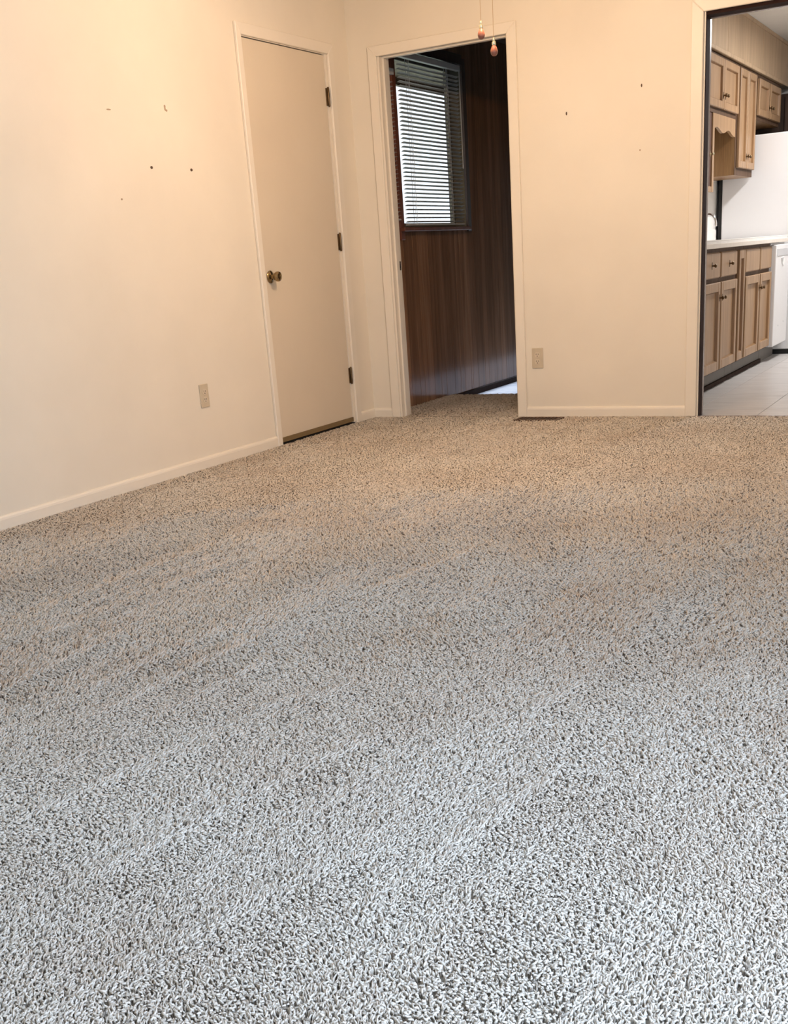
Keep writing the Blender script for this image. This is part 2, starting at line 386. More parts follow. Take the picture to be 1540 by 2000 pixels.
# ------------------------------------------------------------------ baseboards
def basebd(name, axis, a0, a1, sign, face):
    """profile with rounded top"""
    prof = [(0, -0.010), (0.012, -0.010), (0.012, 0.036), (0.010, 0.044), (0.006, 0.050), (0, 0.052)]
    bm = bmesh.new()
    if axis == 1: poly = [(face+sign*p, z) for p, z in prof]; prism(bm, poly, 1, a0, a1)
    else: poly = [(face+sign*p, z) for p, z in prof]; prism(bm, poly, 0, a0, a1)
    return struct(obj(name, bm, 'trim'))
basebd('baseboard_left', 1, YR, DY0-0.006-0.043, 1, 0.0)
basebd('baseboard_left', 1, DY1+0.022+CW, 0.0, 1, 0.0)
basebd('baseboard_back', 0, 0.012, X1+0.001-0.056, -1, 0.0)
basebd('baseboard_back', 0, X2+0.001+0.056, K1-0.004-0.060, -1, 0.0)
basebd('baseboard_back', 0, K2+0.004+0.060, XR, -1, 0.0)

# ------------------------------------------------------------------ nail holes and scuffs in the walls
def hole(par, wall, a, z, ra, rz, mat, proud=0.0015):
    bm = bmesh.new()
    if wall == 'L':
        lathe(bm, [(0.0001, 0.0), (1.0, 0.0), (1.0, 1.0), (0.4, 1.2), (0.0001, 1.2)], (0, 0, 0), (1, 0, 0), 10)
        for v in bm.verts: v.co = Vector((v.co.x*proud, v.co.y*ra, v.co.z*rz)) + Vector((0, a, z))
    else:
        lathe(bm, [(0.0001, 0.0), (1.0, 0.0), (1.0, 1.0), (0.4, 1.2), (0.0001, 1.2)], (0, 0, 0), (0, -1, 0), 10)
        for v in bm.verts: v.co = Vector((v.co.x*ra, v.co.y*proud, v.co.z*rz)) + Vector((a, 0, z))
    return obj('nail_hole', bm, mat, par)
M['hole'] = plain('dark_nail_hole', (0.09, 0.05, 0.025), 0.7)
M['scuff'] = plain('faint_tan_scuff', (0.46, 0.34, 0.23), 0.7)
hole(wl, 'L', -1.899, 1.405, 0.0085, 0.0065, 'hole'); hole(wl, 'L', -1.603, 1.404, 0.0085, 0.0065, 'hole')
hole(wl, 'L', -2.138, 1.630, 0.014, 0.003, 'scuff'); hole(wl, 'L', -1.747, 1.671, 0.006, 0.006, 'scuff')
hole(wl, 'L', -1.747, 1.662, 0.005, 0.010, 'scuff'); hole(wl, 'L', -1.738, 1.654, 0.007, 0.005, 'scuff'); hole(wl, 'L', -2.135, 1.267, 0.006, 0.004, 'scuff')
hole(wb, 'B', 1.328, 1.604, 0.004, 0.009, 'hole'); hole(wb, 'B', 1.740, 1.688, 0.004, 0.008, 'hole'); hole(wb, 'B', 1.733, 1.382, 0.004, 0.005, 'scuff')

# ------------------------------------------------------------------ outlets
def outlet(center, wall, label):
    """duplex outlet built facing +x at the origin, then turned"""
    root = empty('wall_outlet', (0, 0, 0)); tag(root, label, 'outlet', 'ivory duplex outlets')
    bm = bmesh.new(); box(bm, 0, 0.006, -0.035, 0.035, -0.0575, 0.0575, bev=0.003)
    obj('cover_plate', bm, 'plate', root, origin=(0, 0, 0))
    for s in (1, -1):
        zc = s*0.0195
        pts = []
        for i in range(24):
            a = 2*PI*i/24; pts.append((0.0172*math.cos(a), zc+max(-0.0140, min(0.0140, 0.0172*math.sin(a)))))
        bm = bmesh.new(); prism(bm, pts, 0, 0.0055, 0.0085)
        k = obj('socket', bm, 'socket', root, origin=(0, 0, zc))
        for yy, hh in ((-0.0065, 0.0040), (0.0065, 0.0034)):
            obj('slot', B(0.0084, 0.0091, yy-0.0013, yy+0.0013, zc+0.003-hh, zc+0.003+hh), 'black', k)
        obj('ground_hole', L([(0.0001, 0), (0.0026, 0), (0.0026, 0.0008), (0.0001, 0.0008)], (0.0084, 0, zc-0.0075), (1, 0, 0), 10), 'black', k)
    obj('screw', L([(0.0001, 0), (0.0032, 0), (0.0028, 0.0012), (0.0001, 0.0014)], (0.0058, 0, 0), (1, 0, 0), 10), 'plate', root)
    root.location = center; root.rotation_euler = (0, 0, 0 if wall == 'L' else -PI/2)
    return root
outlet((0.0, -1.725, 0.351), 'L', 'ivory duplex outlet on the left wall beside the closed door')
outlet((1.127, 0.0, 0.332), 'B', 'ivory duplex outlet on the back wall right of the doorway')

# ------------------------------------------------------------------ floor register
rg = tag(empty('floor_register', (1.165, -0.105, -0.012)), 'brown metal floor register sunk in the carpet by the doorway', 'vent')
obj('frame', BS([(1.030, 1.300, -0.165, -0.150, -0.012, -0.001), (1.030, 1.300, -0.060, -0.045, -0.012, -0.001), (1.030, 1.045, -0.150, -0.060, -0.012, -0.001), (1.285, 1.300, -0.150, -0.060, -0.012, -0.001)]), 'vent', rg)
obj('duct', B(1.045, 1.285, -0.150, -0.060, -0.0121, -0.0105), 'black', rg)
lv = None
for i in range(11):
    xx = 1.058+i*0.0214
    if lv is None: lv = obj('louver', B(xx-0.004, xx+0.004, -0.150, -0.060, -0.0105, -0.003), 'vent', rg)
    else: copy_at(lv, (xx, -0.105, -0.0105), rg)

# ------------------------------------------------------------------ hall with panelling
HX = 0.02                      # face of panelled wall
WY0, WY1, WZ0, WZ1 = 0.505, 1.50, 1.125, 2.16     # window opening
wh = struct(obj('wall_hall', BS([(-0.11, 0.010, WT, WY0, -0.2, CH), (-0.11, 0.010, WY1, 6.6, -0.2, CH), (-0.11, 0.010, WY0, WY1, -0.2, WZ0), (-0.11, 0.010, WY0, WY1, WZ1, CH)]), 'dark_wood'), 'dark brown wood panelled wall of the hall behind the doorway')
ws = [0.075, 0.11, 0.16, 0.10, 0.13, 0.07, 0.15, 0.105, 0.085, 0.14, 0.10]
y = WT+0.012; i = 0
G = 0.0016
while y < 6.38:
    w = ws[i % len(ws)]; i += 1; y2 = y+w
    segs = [(-0.055 if y > 1.08 else -0.012, 2.38)]
    ya, yb = y, y2
    if yb > WY0 and ya < WY1:
        if ya < WY0 - 0.02:
            yb = y2 = WY0-0.001
        elif yb > WY1: yb = y2 = WY1-0.001 if ya < WY1-0.03 else yb
        if ya >= WY0-0.02 and yb <= WY1+0.02: segs = [(-0.055 if y > 1.08 else -0.012, WZ0-0.002), (WZ1+0.002, 2.38)]
    for z0, z1 in segs:
        obj('plank', B(0.008, HX, ya+G/2, yb-G/2, z0, z1, bev=0.0012, seg=1), 'panel', wh)
    y = y2
struct(obj('baseboard_hall', B(HX, HX+0.012, 1.095, 6.4, -0.057, -0.014, bev=0.003), 'dark_base'), 'dark brown base moulding of the sunken hall floor')
struct(obj('floor_hall', B(0.0, 1.13, 1.09, 6.6, -0.2, -0.057), 'vinyl'), 'pale sunlit floor one low step below the carpet')
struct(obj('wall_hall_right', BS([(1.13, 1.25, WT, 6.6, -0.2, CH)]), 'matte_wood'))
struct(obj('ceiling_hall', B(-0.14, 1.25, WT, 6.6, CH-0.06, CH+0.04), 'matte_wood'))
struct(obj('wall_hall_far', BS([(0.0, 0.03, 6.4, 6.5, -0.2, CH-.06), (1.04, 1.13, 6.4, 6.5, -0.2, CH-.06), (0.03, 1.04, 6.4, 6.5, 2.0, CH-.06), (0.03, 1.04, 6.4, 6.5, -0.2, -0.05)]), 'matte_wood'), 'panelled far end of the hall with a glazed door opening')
d2 = struct(empty('door_2', (0.59, 6.45, -0.05), 'structure'), 'open glazed doorway at the far end of the hall')
obj('door_frame', BS([(0.03, 0.05, 6.42, 6.48, -0.05, 2.0), (1.01, 1.04, 6.42, 6.48, -0.05, 2.0), (0.05, 1.01, 6.42, 6.48, 1.97, 2.0)]), 'redwood', d2)

# window and blinds
w1 = struct(empty('window_1', (0.0, (WY0+WY1)/2, WZ0), 'structure'), 'window with red-brown casing in the panelled hall')
x = obj('window_casing', B(HX, HX+0.018, 0.458, WY0+0.004, WZ0-0.075, 2.20, bev=0.003), 'redwood', w1)
obj('window_casing', B(HX, HX+0.018, WY1-0.006, WY1+0.05, WZ0-0.03, 2.20, bev=0.003), 'dark_wood', w1)
obj('window_casing', B(HX, HX+0.018, 0.505, WY1, WZ1-0.004, 2.22, bev=0.003), 'dark_wood', w1)
obj('window_sill', B(-0.02, HX+0.045, 0.455, WY1-0.01, WZ0-0.024, WZ0, bev=0.004), 'redwood', w1)
obj('reveal', BS([(-0.10, HX, WY0, WY0+0.004, WZ0, WZ1), (-0.10, HX, WY1-0.004, WY1, WZ0, WZ1), (-0.10, HX, WY0, WY1, WZ1-0.004, WZ1), (-0.10, -0.02, WY0, WY1, WZ0, WZ0+0.004)]), 'reveal', w1)
obj('sash', BS([(-0.085, -0.060, WY0+.004, WY0+0.035, WZ0+.004, WZ1-.004), (-0.085, -0.060, WY1-0.035, WY1-.004, WZ0+.004, WZ1-.004), (-0.085, -0.060, WY0+.035, WY1-.035, WZ0+.004, WZ0+0.032), (-0.085, -0.060, WY0+.035, WY1-.035, WZ1-0.035, WZ1-.004)]), 'reveal', w1)
obj('pane', B(-0.075, -0.071, WY0+0.035, WY1-0.035, WZ0+0.032, WZ1-0.035), 'glass', w1)

def blind(y0, y1, z0, z1, label, wand, cords):
    xb = 0.036
    root = tag(empty('window_blind', (xb, (y0+y1)/2, z0)), label, 'blind')
    obj('headrail', B(xb-0.014, xb+0.016, y0-0.006, y1+0.012, z1, z1+0.035, bev=0.002), 'blind', root)
    obj('bottom_rail', B(xb-0.012, xb+0.012, y0, y1, z0-0.002, z0+0.008, bev=0.003), 'blind', root)
    pitch = 0.0247; n = int((z1-z0-0.02)/pitch)
    bm = bmesh.new(); tilt = math.radians(17)
    prof = []
    for k in range(5):
        t = (k/4-0.5)*0.0245; prof.append((t, 0.0016*(1-(2*t/0.0245)**2)))
    top = [(xb+a*math.cos(tilt)-b*math.sin(tilt), a*math.sin(tilt)+b*math.cos(tilt)) for a, b in prof]
    poly = top+[(px+0.0, pz-0.0005) for px, pz in reversed(top)]
    prism(bm, poly, 1, y0, y1)
    zs = z0+0.022
    s0 = obj('slat', bm, 'blind', root, origin=(xb, (y0+y1)/2, 0)); s0.location.z = zs - z0; WL[s0] = Vector((xb, (y0+y1)/2, zs))
    for k in range(1, n): copy_at(s0, (xb, (y0+y1)/2, zs+k*pitch), root)
    for cy in cords:
        bm = bmesh.new()
        for dx in (-0.0122, 0.0122): box(bm, xb+dx-0.0007, xb+dx+0.0007, cy-0.0016, cy+0.0016, z0, z1)
        obj('ladder_cord', bm, 'sash', root)
        obj('lift_cord', B(xb-0.0008, xb+0.0008, cy+0.004, cy+0.0056, z0, z1), 'sash', root)
    if wand:
        bm = bmesh.new(); lathe(bm, [(0.0001, 0), (0.0055, 0.002), (0.0055, 0.02), (0.0035, 0.03), (0.0035, z1-1.50), (0.0001, z1-1.50)], (xb+0.022, y1-0.02, 1.50), seg=8)
        obj('tilt_wand', bm, 'blind', root, True)
    return root
blind(0.550, 1.425, 1.138, 2.112, 'white mini blind with open slats over the bright hall window', True, (0.675, 1.235))
blind(0.150, 0.452, 1.170, 2.000, 'narrow strip of closed mini blind left of the red-brown casing', False, (0.30,))

# outside the hall window: eave, ground, trees
struct(obj('roof_eave', BS([(-0.85, -0.14, -2.0, 5.5, 2.26, 2.32), (-0.87, -0.83, -2.0, 5.5, 2.205, 2.32)]), 'eave'), 'brown eave over the hall window')
struct(obj('ground', B(-40, 40, -30, 60, -0.6, -0.5), 'lawn'), 'pale ground outside')
def tree(cx, cy, h, r, label, seed):
    rn = random.Random(seed)
    root = tag(empty('tree', (cx, cy, -0.5)), label, 'tree')
    bm = bmesh.new(); tube(bm, [(cx, cy, -0.5), (cx+0.1, cy, h*0.35), (cx, cy+0.1, h*0.6)], [0.16, 0.12, 0.06], 8)
    obj('trunk', bm, 'dark_wood', root)
    bm = bmesh.new()
    for k in range(900):
        u = rn.random()*2*PI; vv = math.acos(2*rn.random()-1); rr = r*(rn.random()**0.33)
        p = Vector((cx+rr*math.sin(vv)*math.cos(u), cy+rr*math.sin(vv)*math.sin(u), h*0.72+rr*0.75*math.cos(vv)))
        a = Vector((rn.uniform(-1, 1), rn.uniform(-1, 1), rn.uniform(-1, 1))).normalized(); b2 = a.orthogonal().normalized()
        s = rn.uniform(0.10, 0.2)
        bm.faces.new([bm.verts.new(p+a*s), bm.verts.new(p+b2*s*0.5), bm.verts.new(p-a*s), bm.verts.new(p-b2*s*0.5)])
    f = obj('foliage', bm, 'leaf', root); f['kind'] = 'stuff'

# ------------------------------------------------------------------ kitchen shell
KX = 1.31                      # kitchen wall face behind the cabinets
KF = -0.012                    # tile level
KY = 4.95
struct(obj('wall_kitchen_left', B(1.25, KX, WT, KY, -0.2, CH), 'white_wall'), 'off-white kitchen wall behind the counter')
struct(obj('wall_kitchen_far', B(1.25, 4.3, KY, KY+0.1, -0.2, CH), 'white_wall'), 'off-white far wall of the kitchen')
struct(obj('wall_kitchen_right', B(4.2, 4.3, WT, KY, -0.2, CH), 'white_wall'))
struct(obj('ceiling_kitchen', B(1.25, 4.3, WT, KY+0.1, CH, CH+0.1), 'popcorn'), 'textured off-white kitchen ceiling')
fk = struct(obj('floor_kitchen', B(KX, 4.2, 0.0, KY, -0.2, KF-0.006), 'grout'), 'grey streaked tile floor of the kitchen')
TX, TY = 0.386, 0.600
t0 = None
for ix in range(-2, 6):
    for iy in range(-1, 9):
        xa = 1.988+ix*TX; xb_ = xa+TX; ya = 0.30+iy*TY; yb = ya+TY
        if xb_ > 4.2 or xa < KX: continue
        if ya < 0.002: ya = 0.002
        if yb > KY: continue
        full = yb-ya > TY-0.001
        if full and t0 is not None: copy_at(t0, ((xa+xb_)/2, (ya+yb)/2, KF-0.006), fk)
        else:
            tt = obj('tile', B(xa+0.0015, xb_-0.0015, ya+0.0015, yb-0.0015, KF-0.006, KF, bev=0.001, seg=1), 'tile', fk)
            if full: t0 = tt
struct(obj('trim_4', B(K1, K2, -0.016, 0.004, -0.012, -0.004), 'frame_strip'))
sf = struct(obj('trim_5', B(KX, 1.600, WT, KY, 2.105, CH), 'soffit'), 'wood panelled soffit above the upper cabinets')
obj('lower_moulding', B(1.596, 1.622, WT, KY, 2.100, 2.128, bev=0.005), 'soffit', sf)
obj('upper_moulding', B(1.598, 1.616, WT, KY, 2.415, CH, bev=0.004), 'soffit', sf)
yy = WT+0.01
for k in range(4):
    obj('soffit_panel', B(1.599, 1.606, yy, yy+1.19, 2.128, 2.415, bev=0.001, seg=1), 'soffit', sf); yy += 1.2

# ------------------------------------------------------------------ cabinets
def knob_pull(par, y, z, xf, small=False):
    s = 0.7 if small else 0.82
    bm = bmesh.new()
    # cross-shaped back plate with a mushroom knob
    poly = [(0.004, 0.026), (0.008, 0.012), (0.014, 0.004), (0.014, -0.004), (0.008, -0.012), (0.004, -0.026), (-0.004, -0.026), (-0.008, -0.012), (-0.014, -0.004), (-0.014, 0.004), (-0.008, 0.012), (-0.004, 0.026)]
    prism(bm, [(y+a*s, z+b*s) for a, b in poly], 0, xf, xf+0.002)
    lathe(bm, [(0.007*s, 0.002), (0.006*s, 0.012), (0.013*s, 0.019), (0.014*s, 0.024), (0.009*s, 0.029), (0.0001, 0.030)], (xf, y, z), (1, 0, 0), 14)
    return obj('knob', bm, 'hinge', par, True)
def cab_door(par, y0, y1, z0, z1, xf, knob=None, t=0.024, fw=0.052, fv=0.058, name='door'):
    bm = bmesh.new(); x0, x1 = xf, xf+t
    outer = [(y0, z0), (y1, z0), (y1, z1), (y0, z1)]; i0 = (y0+fw, z0+fv); i1 = (y1-fw, z1-fv)
    for b in ((y0, y0+fw, z0, z1), (y1-fw, y1, z0, z1), (y0+fw, y1-fw, z0, z0+fv), (y0+fw, y1-fw, z1-fv, z1)):
        box(bm, x0, x1, *b, bev=0.004, seg=1)
    # sloped inner moulding
    d = 0.005
    A = [(i0[0], i0[1]), (i1[0], i0[1]), (i1[0], i1[1]), (i0[0], i1[1])]
    C = [(i0[0]+d, i0[1]+d), (i1[0]-d, i0[1]+d), (i1[0]-d, i1[1]-d), (i0[0]+d, i1[1]-d)]
    b2 = bmesh.new()
    va = [b2.verts.new((x1-0.003, *q)) for q in A]; vc = [b2.verts.new((x1-0.019, *q)) for q in C]
    for k in range(4): b2.faces.new([va[k], va[(k+1) % 4], vc[(k+1) % 4], vc[k]])
    dr = obj(name, bm, 'oak', par)
    obj('moulding', b2, 'oak_side', dr)  # browner tone paints shade onto the recessed inner edges
    obj('panel', B(x0, x1-0.0175, i0[0]-0.004, i1[0]+0.004, i0[1]-0.004, i1[1]+0.004), 'oak', dr)
    if knob: knob_pull(dr, knob[0], knob[1], x1)
    return dr
def drawer(par, y0, y1, z0, z1, xf, knob=True):
    d = obj('drawer', B(xf, xf+0.019, y0, y1, z0, z1, bev=0.007, seg=1), 'oak', par)
    if knob: knob_pull(d, (y0+y1)/2, (z0+z1)/2, xf+0.019)
    return d
BF = 1.866
def base(y0, y1, label, cols, toe=True):
    root = tag(empty('base_cabinet', ((KX+BF)/2, (y0+y1)/2, KF)), label, 'cabinet', 'oak base cabinets under the white counter')
    obj('body', B(KX+0.003, BF, y0+0.001, y1-0.001, 0.10, 0.858), 'oak_shaded_frame', root)
    obj('shoe_moulding', B(1.815, 1.832, y0+0.001, y1-0.001, KF, 0.016, bev=0.003), 'dark_base', root)
    tb = obj('toe_kick', B(KX+0.003, 1.815, y0+0.001, y1-0.001, KF, 0.10), 'toe', root)
    for c in cols:
        a, b, kind = c
        if kind == 'tall': cab_door(root, a, b, 0.112, 0.835, BF, None, fw=0.042)
        else:
            drawer(root, a, b, 0.682, 0.835, BF, kind[0] == 'k')
            cab_door(root, a, b, 0.112, 0.655, BF, ((b-0.022 if kind[1] == 'R' else a+0.022), 0.560))
    return root
base(0.780, 1.755, 'oak base cabinet with two knobbed drawers nearest the kitchen opening', [(0.805, 1.248, 'kR'), (1.278, 1.732, 'kL')])
base(1.757, 1.990, 'narrow oak base cabinet with one tall slim door', [(1.790, 1.966, 'tall')])
base(1.992, 2.925, 'oak base cabinet with knobless false drawers beside the white dishwasher', [(2.012, 2.478, 'fR'), (2.512, 2.918, 'fL')])
ct = tag(empty('countertop', (1.61, 2.13, 0.86)), 'white laminate countertop with beige front edge on the oak cabinets', 'countertop')
CE = 3.490
obj('top', B(KX+0.001, 1.893, 0.78, CE, 0.860, 0.900, bev=0.002), 'counter', ct)
obj('raised_edge', B(1.850, 1.893, 0.78, CE, 0.900, 0.908, bev=0.003), 'counter', ct)
x = obj('front_edge', B(1.893, 1.907, 0.78, CE, 0.858, 0.886, bev=0.003), 'counter_edge', ct); x['label'] = 'beige front edge band'
tag(obj('backsplash', B(KX+0.001, KX+0.024, 0.78, CE-0.01, 0.9002, 0.988, bev=0.005), 'counter'), 'low white backsplash along the wall behind the faucet', 'backsplash')
# sink and faucet
bm = bmesh.new()
for a in ((1.42, 1.82, 2.22, 2.25), (1.42, 1.82, 2.75, 2.78), (1.42, 1.50, 2.25, 2.75), (1.79, 1.82, 2.25, 2.75)): box(bm, a[0], a[1], a[2], a[3], 0.9005, 0.908)
snk = obj('sink_rim', bm, 'counter', ct)
obj('basin', B(1.50, 1.79, 2.25, 2.75, 0.9002, 0.902), 'grey_panel', snk)
fc = tag(empty('faucet', (1.46, 2.47, 0.908)), 'chrome gooseneck faucet over the sink', 'faucet')
obj('base', L([(0.026, 0), (0.026, 0.006), (0.018, 0.012), (0.016, 0.03), (0.0001, 0.03)], (1.46, 2.47, 0.908), seg=16), 'chrome', fc, True)
bm = bmesh.new(); pts = []
for k in range(15):
    a = PI*k/14*1.02; pts.append((1.46+0.052-0.052*math.cos(a), 2.47-0.01*k/14, 1.022+0.062*math.sin(a)))
tube(bm, [(1.46, 2.47, 0.93), (1.46, 2.47, 0.98)]+pts+[(1.564, 2.459, 1.004)], [0.011]*16+[0.0125, 0.0125], 12)
obj('spout', bm, 'chrome', fc, True)
for s in (-0.09, 0.09):
    obj('handle', L([(0.018, 0), (0.016, 0.012), (0.010, 0.018), (0.012, 0.032), (0.017, 0.042), (0.012, 0.050), (0.0001, 0.051)], (1.455, 2.47+s, 0.908), seg=14), 'chrome', fc, True)

UF = 1.590
def upper(y0, y1, z0, z1, label, doors, extra=None):
    root = tag(empty('upper_cabinet', ((KX+UF)/2, (y0+y1)/2, z0)), label, 'cabinet', 'oak wall cabinets under the soffit')
    obj('body', B(KX+0.002, UF, y0+0.001, y1-0.001, z0, z1), 'oak_side', root)
    obj('face_frame', B(UF, UF+0.004, y0+0.001, y1-0.001, z0, z1), 'oak_shaded_frame', root)
    for a, b, za, zb, kn in doors: cab_door(root, a, b, za, zb, UF+0.004, kn, fw=0.042, fv=0.05)
    return root
sc = upper(1.900, 2.880, 1.730, 2.098, 'short oak wall cabinet with scalloped valance above the sink', [(1.945, 2.395, 1.762, 2.075, (2.372, 1.845)), (2.412, 2.868, 1.762, 2.075, (2.437, 1.845))])
# scalloped valance hanging from the short cabinet
poly = [(2.235, 1.7295), (2.235, 1.610)]
for k in range(0, 41):
    t = k/40; yv = 2.245+t*(2.870-2.245)
    zv = 1.634+0.0135*math.cos(2*PI*(t-0.12)/0.56)-0.008*t
    poly.append((yv, zv))
poly += [(2.879, 1.610), (2.879, 1.7295)]
bm = bmesh.new(); prism(bm, poly, 0, UF-0.016, UF+0.004)
obj('valance', bm, 'oak', sc)
# open-fronted cabinet left of the valance
oc = tag(empty('upper_cabinet', (1.45, 1.93, 1.225)), 'oak wall cabinet with dark brown front left of the scalloped valance', 'cabinet', 'oak wall cabinets under the soffit')
obj('body', B(KX+0.002, UF-0.02, 1.632, 2.228, 1.226, 1.729), 'dark_wood', oc)
for b in ((1.630, 1.70, 1.225, 1.7285), (2.185, 2.2335, 1.225, 1.7285)):
    obj('stile', B(UF-0.02, UF+0.006, b[0], b[1], b[2], b[3], bev=0.002), 'oak', oc)
obj('rail', B(UF-0.02, UF+0.004, 1.70, 2.185, 1.225, 1.262, bev=0.002), 'oak', oc)
obj('front_panel', B(UF-0.02, UF-0.004, 1.70, 2.185, 1.262, 1.7285), 'brown_panel', oc)
kk = knob_pull(oc, 2.155, 1.468, UF-0.004, True); kk.data.materials.clear(); kk.data.materials.append(M['pale_brass'])
upper(2.884, 3.505, 1.355, 2.098, 'tall oak wall cabinet with two slim doors beside the refrigerator', [(2.925, 3.195, 1.405, 2.075, (3.172, 1.490)), (3.212, 3.485, 1.405, 2.075, (3.237, 1.490))])
upper(3.509, 4.52, 1.775, 2.098, 'short oak wall cabinet above the refrigerator', [(3.60, 4.00, 1.805, 2.065, (3.98, 1.88)), (4.04, 4.47, 1.805, 2.065, (4.06, 1.88))])
pc = tag(empty('pantry_cabinet', (1.9, 4.75, KF)), 'tall dark brown wooden cabinet at the far end of the kitchen', 'cabinet')
obj('body', B(1.315, 2.25, 4.60, 4.945, KF, 2.035, bev=0.004), 'dark_wood', pc)
for a, b in ((0.08, 0.95), (0.97, 2.01)):
    obj('door', B(1.63, 2.23, 4.585, 4.60, a, b, bev=0.003), 'dark_wood', pc)

# ------------------------------------------------------------------ appliances
rf = tag(empty('refrigerator', (1.74, 3.90, KF)), 'white refrigerator at the end of the counter run', 'refrigerator')
obj('body', B(1.362, 2.02, 3.530, 4.30, 0.028, 1.660, bev=0.008), 'appliance', rf)
obj('back_grille', B(1.332, 1.361, 3.545, 4.285, 0.04, 1.60), 'black', rf)
obj('base_grille', B(1.40, 2.00, 3.550, 4.28, KF, 0.028), 'black', rf)
for a, b in ((0.05, 1.14), (1.155, 1.655)):
    d = obj('door', B(2.022, 2.085, 3.530, 4.30, a, b, bev=0.012), 'appliance', rf)
    bm = bmesh.new(); tube(bm, [(2.086, 3.60, (a+b)/2-0.16), (2.12, 3.60, (a+b)/2-0.14), (2.12, 3.60, (a+b)/2+0.14), (2.086, 3.60, (a+b)/2+0.16)], 0.011, 8)
    obj('handle', bm, 'appliance', d)
dw = tag(empty('dishwasher', (1.6, 3.2, KF)), 'white dishwasher with grey control strip beside the oak cabinets', 'dishwasher')
obj('body', B(KX+0.03, 1.872, 2.930, 3.485, 0.10, 0.855), 'appliance', dw)
dd = obj('door', B(1.872, 1.915, 2.930, 3.485, 0.098, 0.842, bev=0.006), 'appliance', dw)
obj('control_panel', B(1.915, 1.919, 2.965, 3.470, 0.760, 0.812, bev=0.001, seg=1), 'grey_panel', dd)
bm = bmesh.new(); prism(bm, [(3.14, 0.742), (3.22, 0.752), (3.25, 0.725), (3.22, 0.685), (3.17, 0.700)], 0, 1.914, 1.922)
x = obj('latch_handle', bm, 'sash', dd); x['label'] = 'white latch grip with its shade painted as a grey patch'
bm = bmesh.new(); prism(bm, [(3.13, 0.745), (3.21, 0.748), (3.17, 0.712)], 0, 1.9215, 1.9235)
obj('grip_shade', bm, 'grey_panel', x)  # flat grey patch painted as the shade inside the grip
for yv, zv in ((3.12, 0.245), (3.33, 0.262)):
    obj('screw', L([(0.0001, 0), (0.007, 0), (0.006, 0.002), (0.0001, 0.002)], (1.915, yv, zv), (1, 0, 0), 10), 'grey_panel', dd)
obj('toe_panel', B(1.60, 1.815, 2.932, 3.483, KF, 0.098), 'toe', dw)
cl = tag(empty('ceiling_light', (2.70, 2.8, CH)), 'fluorescent ceiling fixture in the kitchen', 'light')
obj('housing', B(2.58, 2.82, 2.13, 3.47, CH-0.035, CH-0.001, bev=0.004), 'appliance', cl)
obj('diffuser', B(2.60, 2.80, 2.15, 3.45, CH-0.058, CH-0.036, bev=0.008), 'diffuser', cl)

# ------------------------------------------------------------------ ceiling fan with lamps and pull chains
FX, FY = 1.660, -1.8
fan = tag(empty('ceiling_fan', (FX, FY, CH)), 'ceiling fan with lit shades and two hanging pull chains', 'ceiling fan')
obj('canopy', L([(0.075, 0), (0.075, -0.012), (0.05, -0.05), (0.014, -0.06), (0.014, -0.12), (0.05, -0.13), (0.12, -0.15), (0.13, -0.20), (0.11, -0.235), (0.06, -0.25), (0.055, -0.30), (0.07, -0.31), (0.07, -0.34), (0.03, -0.36), (0.0001, -0.362)], (FX, FY, CH-0.0005), seg=28), 'fan_metal', fan, True)
for k in range(5):
    a = 2*PI*k/5+0.3
    bm = bmesh.new()
    pl = [(0.17, -0.055), (0.30, -0.065), (0.58, -0.072), (0.64, -0.05), (0.655, 0.0), (0.64, 0.05), (0.58, 0.072), (0.30, 0.065), (0.17, 0.055)]
    prism(bm, pl, 2, -0.004, 0.004)
    bmesh.ops.rotate(bm, verts=bm.verts, cent=(0, 0, 0), matrix=Matrix.Rotation(math.radians(12), 3, 'X'))
    bmesh.ops.rotate(bm, verts=bm.verts, cent=(0, 0, 0), matrix=Matrix.Rotation(a, 3, 'Z'))
    bmesh.ops.translate(bm, verts=bm.verts, vec=(FX, FY, CH-0.21))
    bl = obj('blade', bm, 'fan_blade', fan)
    bm = bmesh.new(); tube(bm, [(FX+0.10*math.cos(a), FY+0.10*math.sin(a), CH-0.21), (FX+0.22*math.cos(a), FY+0.22*math.sin(a), CH-0.217)], [0.016, 0.012], 8)
    obj('blade_iron', bm, 'fan_metal', bl)
for k in range(3):
    a = math.radians(180-120*k); tl = math.radians(-36)
    d = Vector((math.cos(a)*math.cos(tl), math.sin(a)*math.cos(tl), math.sin(tl)))
    o0 = Vector((FX, FY, CH-0.315))+Vector((math.cos(a), math.sin(a), 0))*0.065
    bm = bmesh.new(); tube(bm, [o0-d*0.02, o0+d*0.045], [0.016, 0.018], 10); ar = obj('lamp_arm', bm, 'fan_metal', fan)
    sh = obj('lamp_shade', L([(0.022, 0.03), (0.034, 0.045), (0.046, 0.075), (0.056, 0.11), (0.072, 0.145), (0.070, 0.146), (0.054, 0.112), (0.044, 0.077), (0.032, 0.048), (0.020, 0.033)], o0, d, 24, cap=False), 'shade', ar, True)
    obj('bulb', L([(0.012, 0.032), (0.017, 0.045), (0.018, 0.055), (0.012, 0.065), (0.0001, 0.068)], o0, d, 14, cap=False), 'bulb', sh, True)
    l = bpy.data.lights.new('fan_lamp', 'POINT'); l.energy = LAMP_W; l.color = LAMP_COL; l.shadow_soft_size = 0.02
    lo = bpy.data.objects.new('fan_lamp', l); lo.location = o0+d*0.094; COL.objects.link(lo)
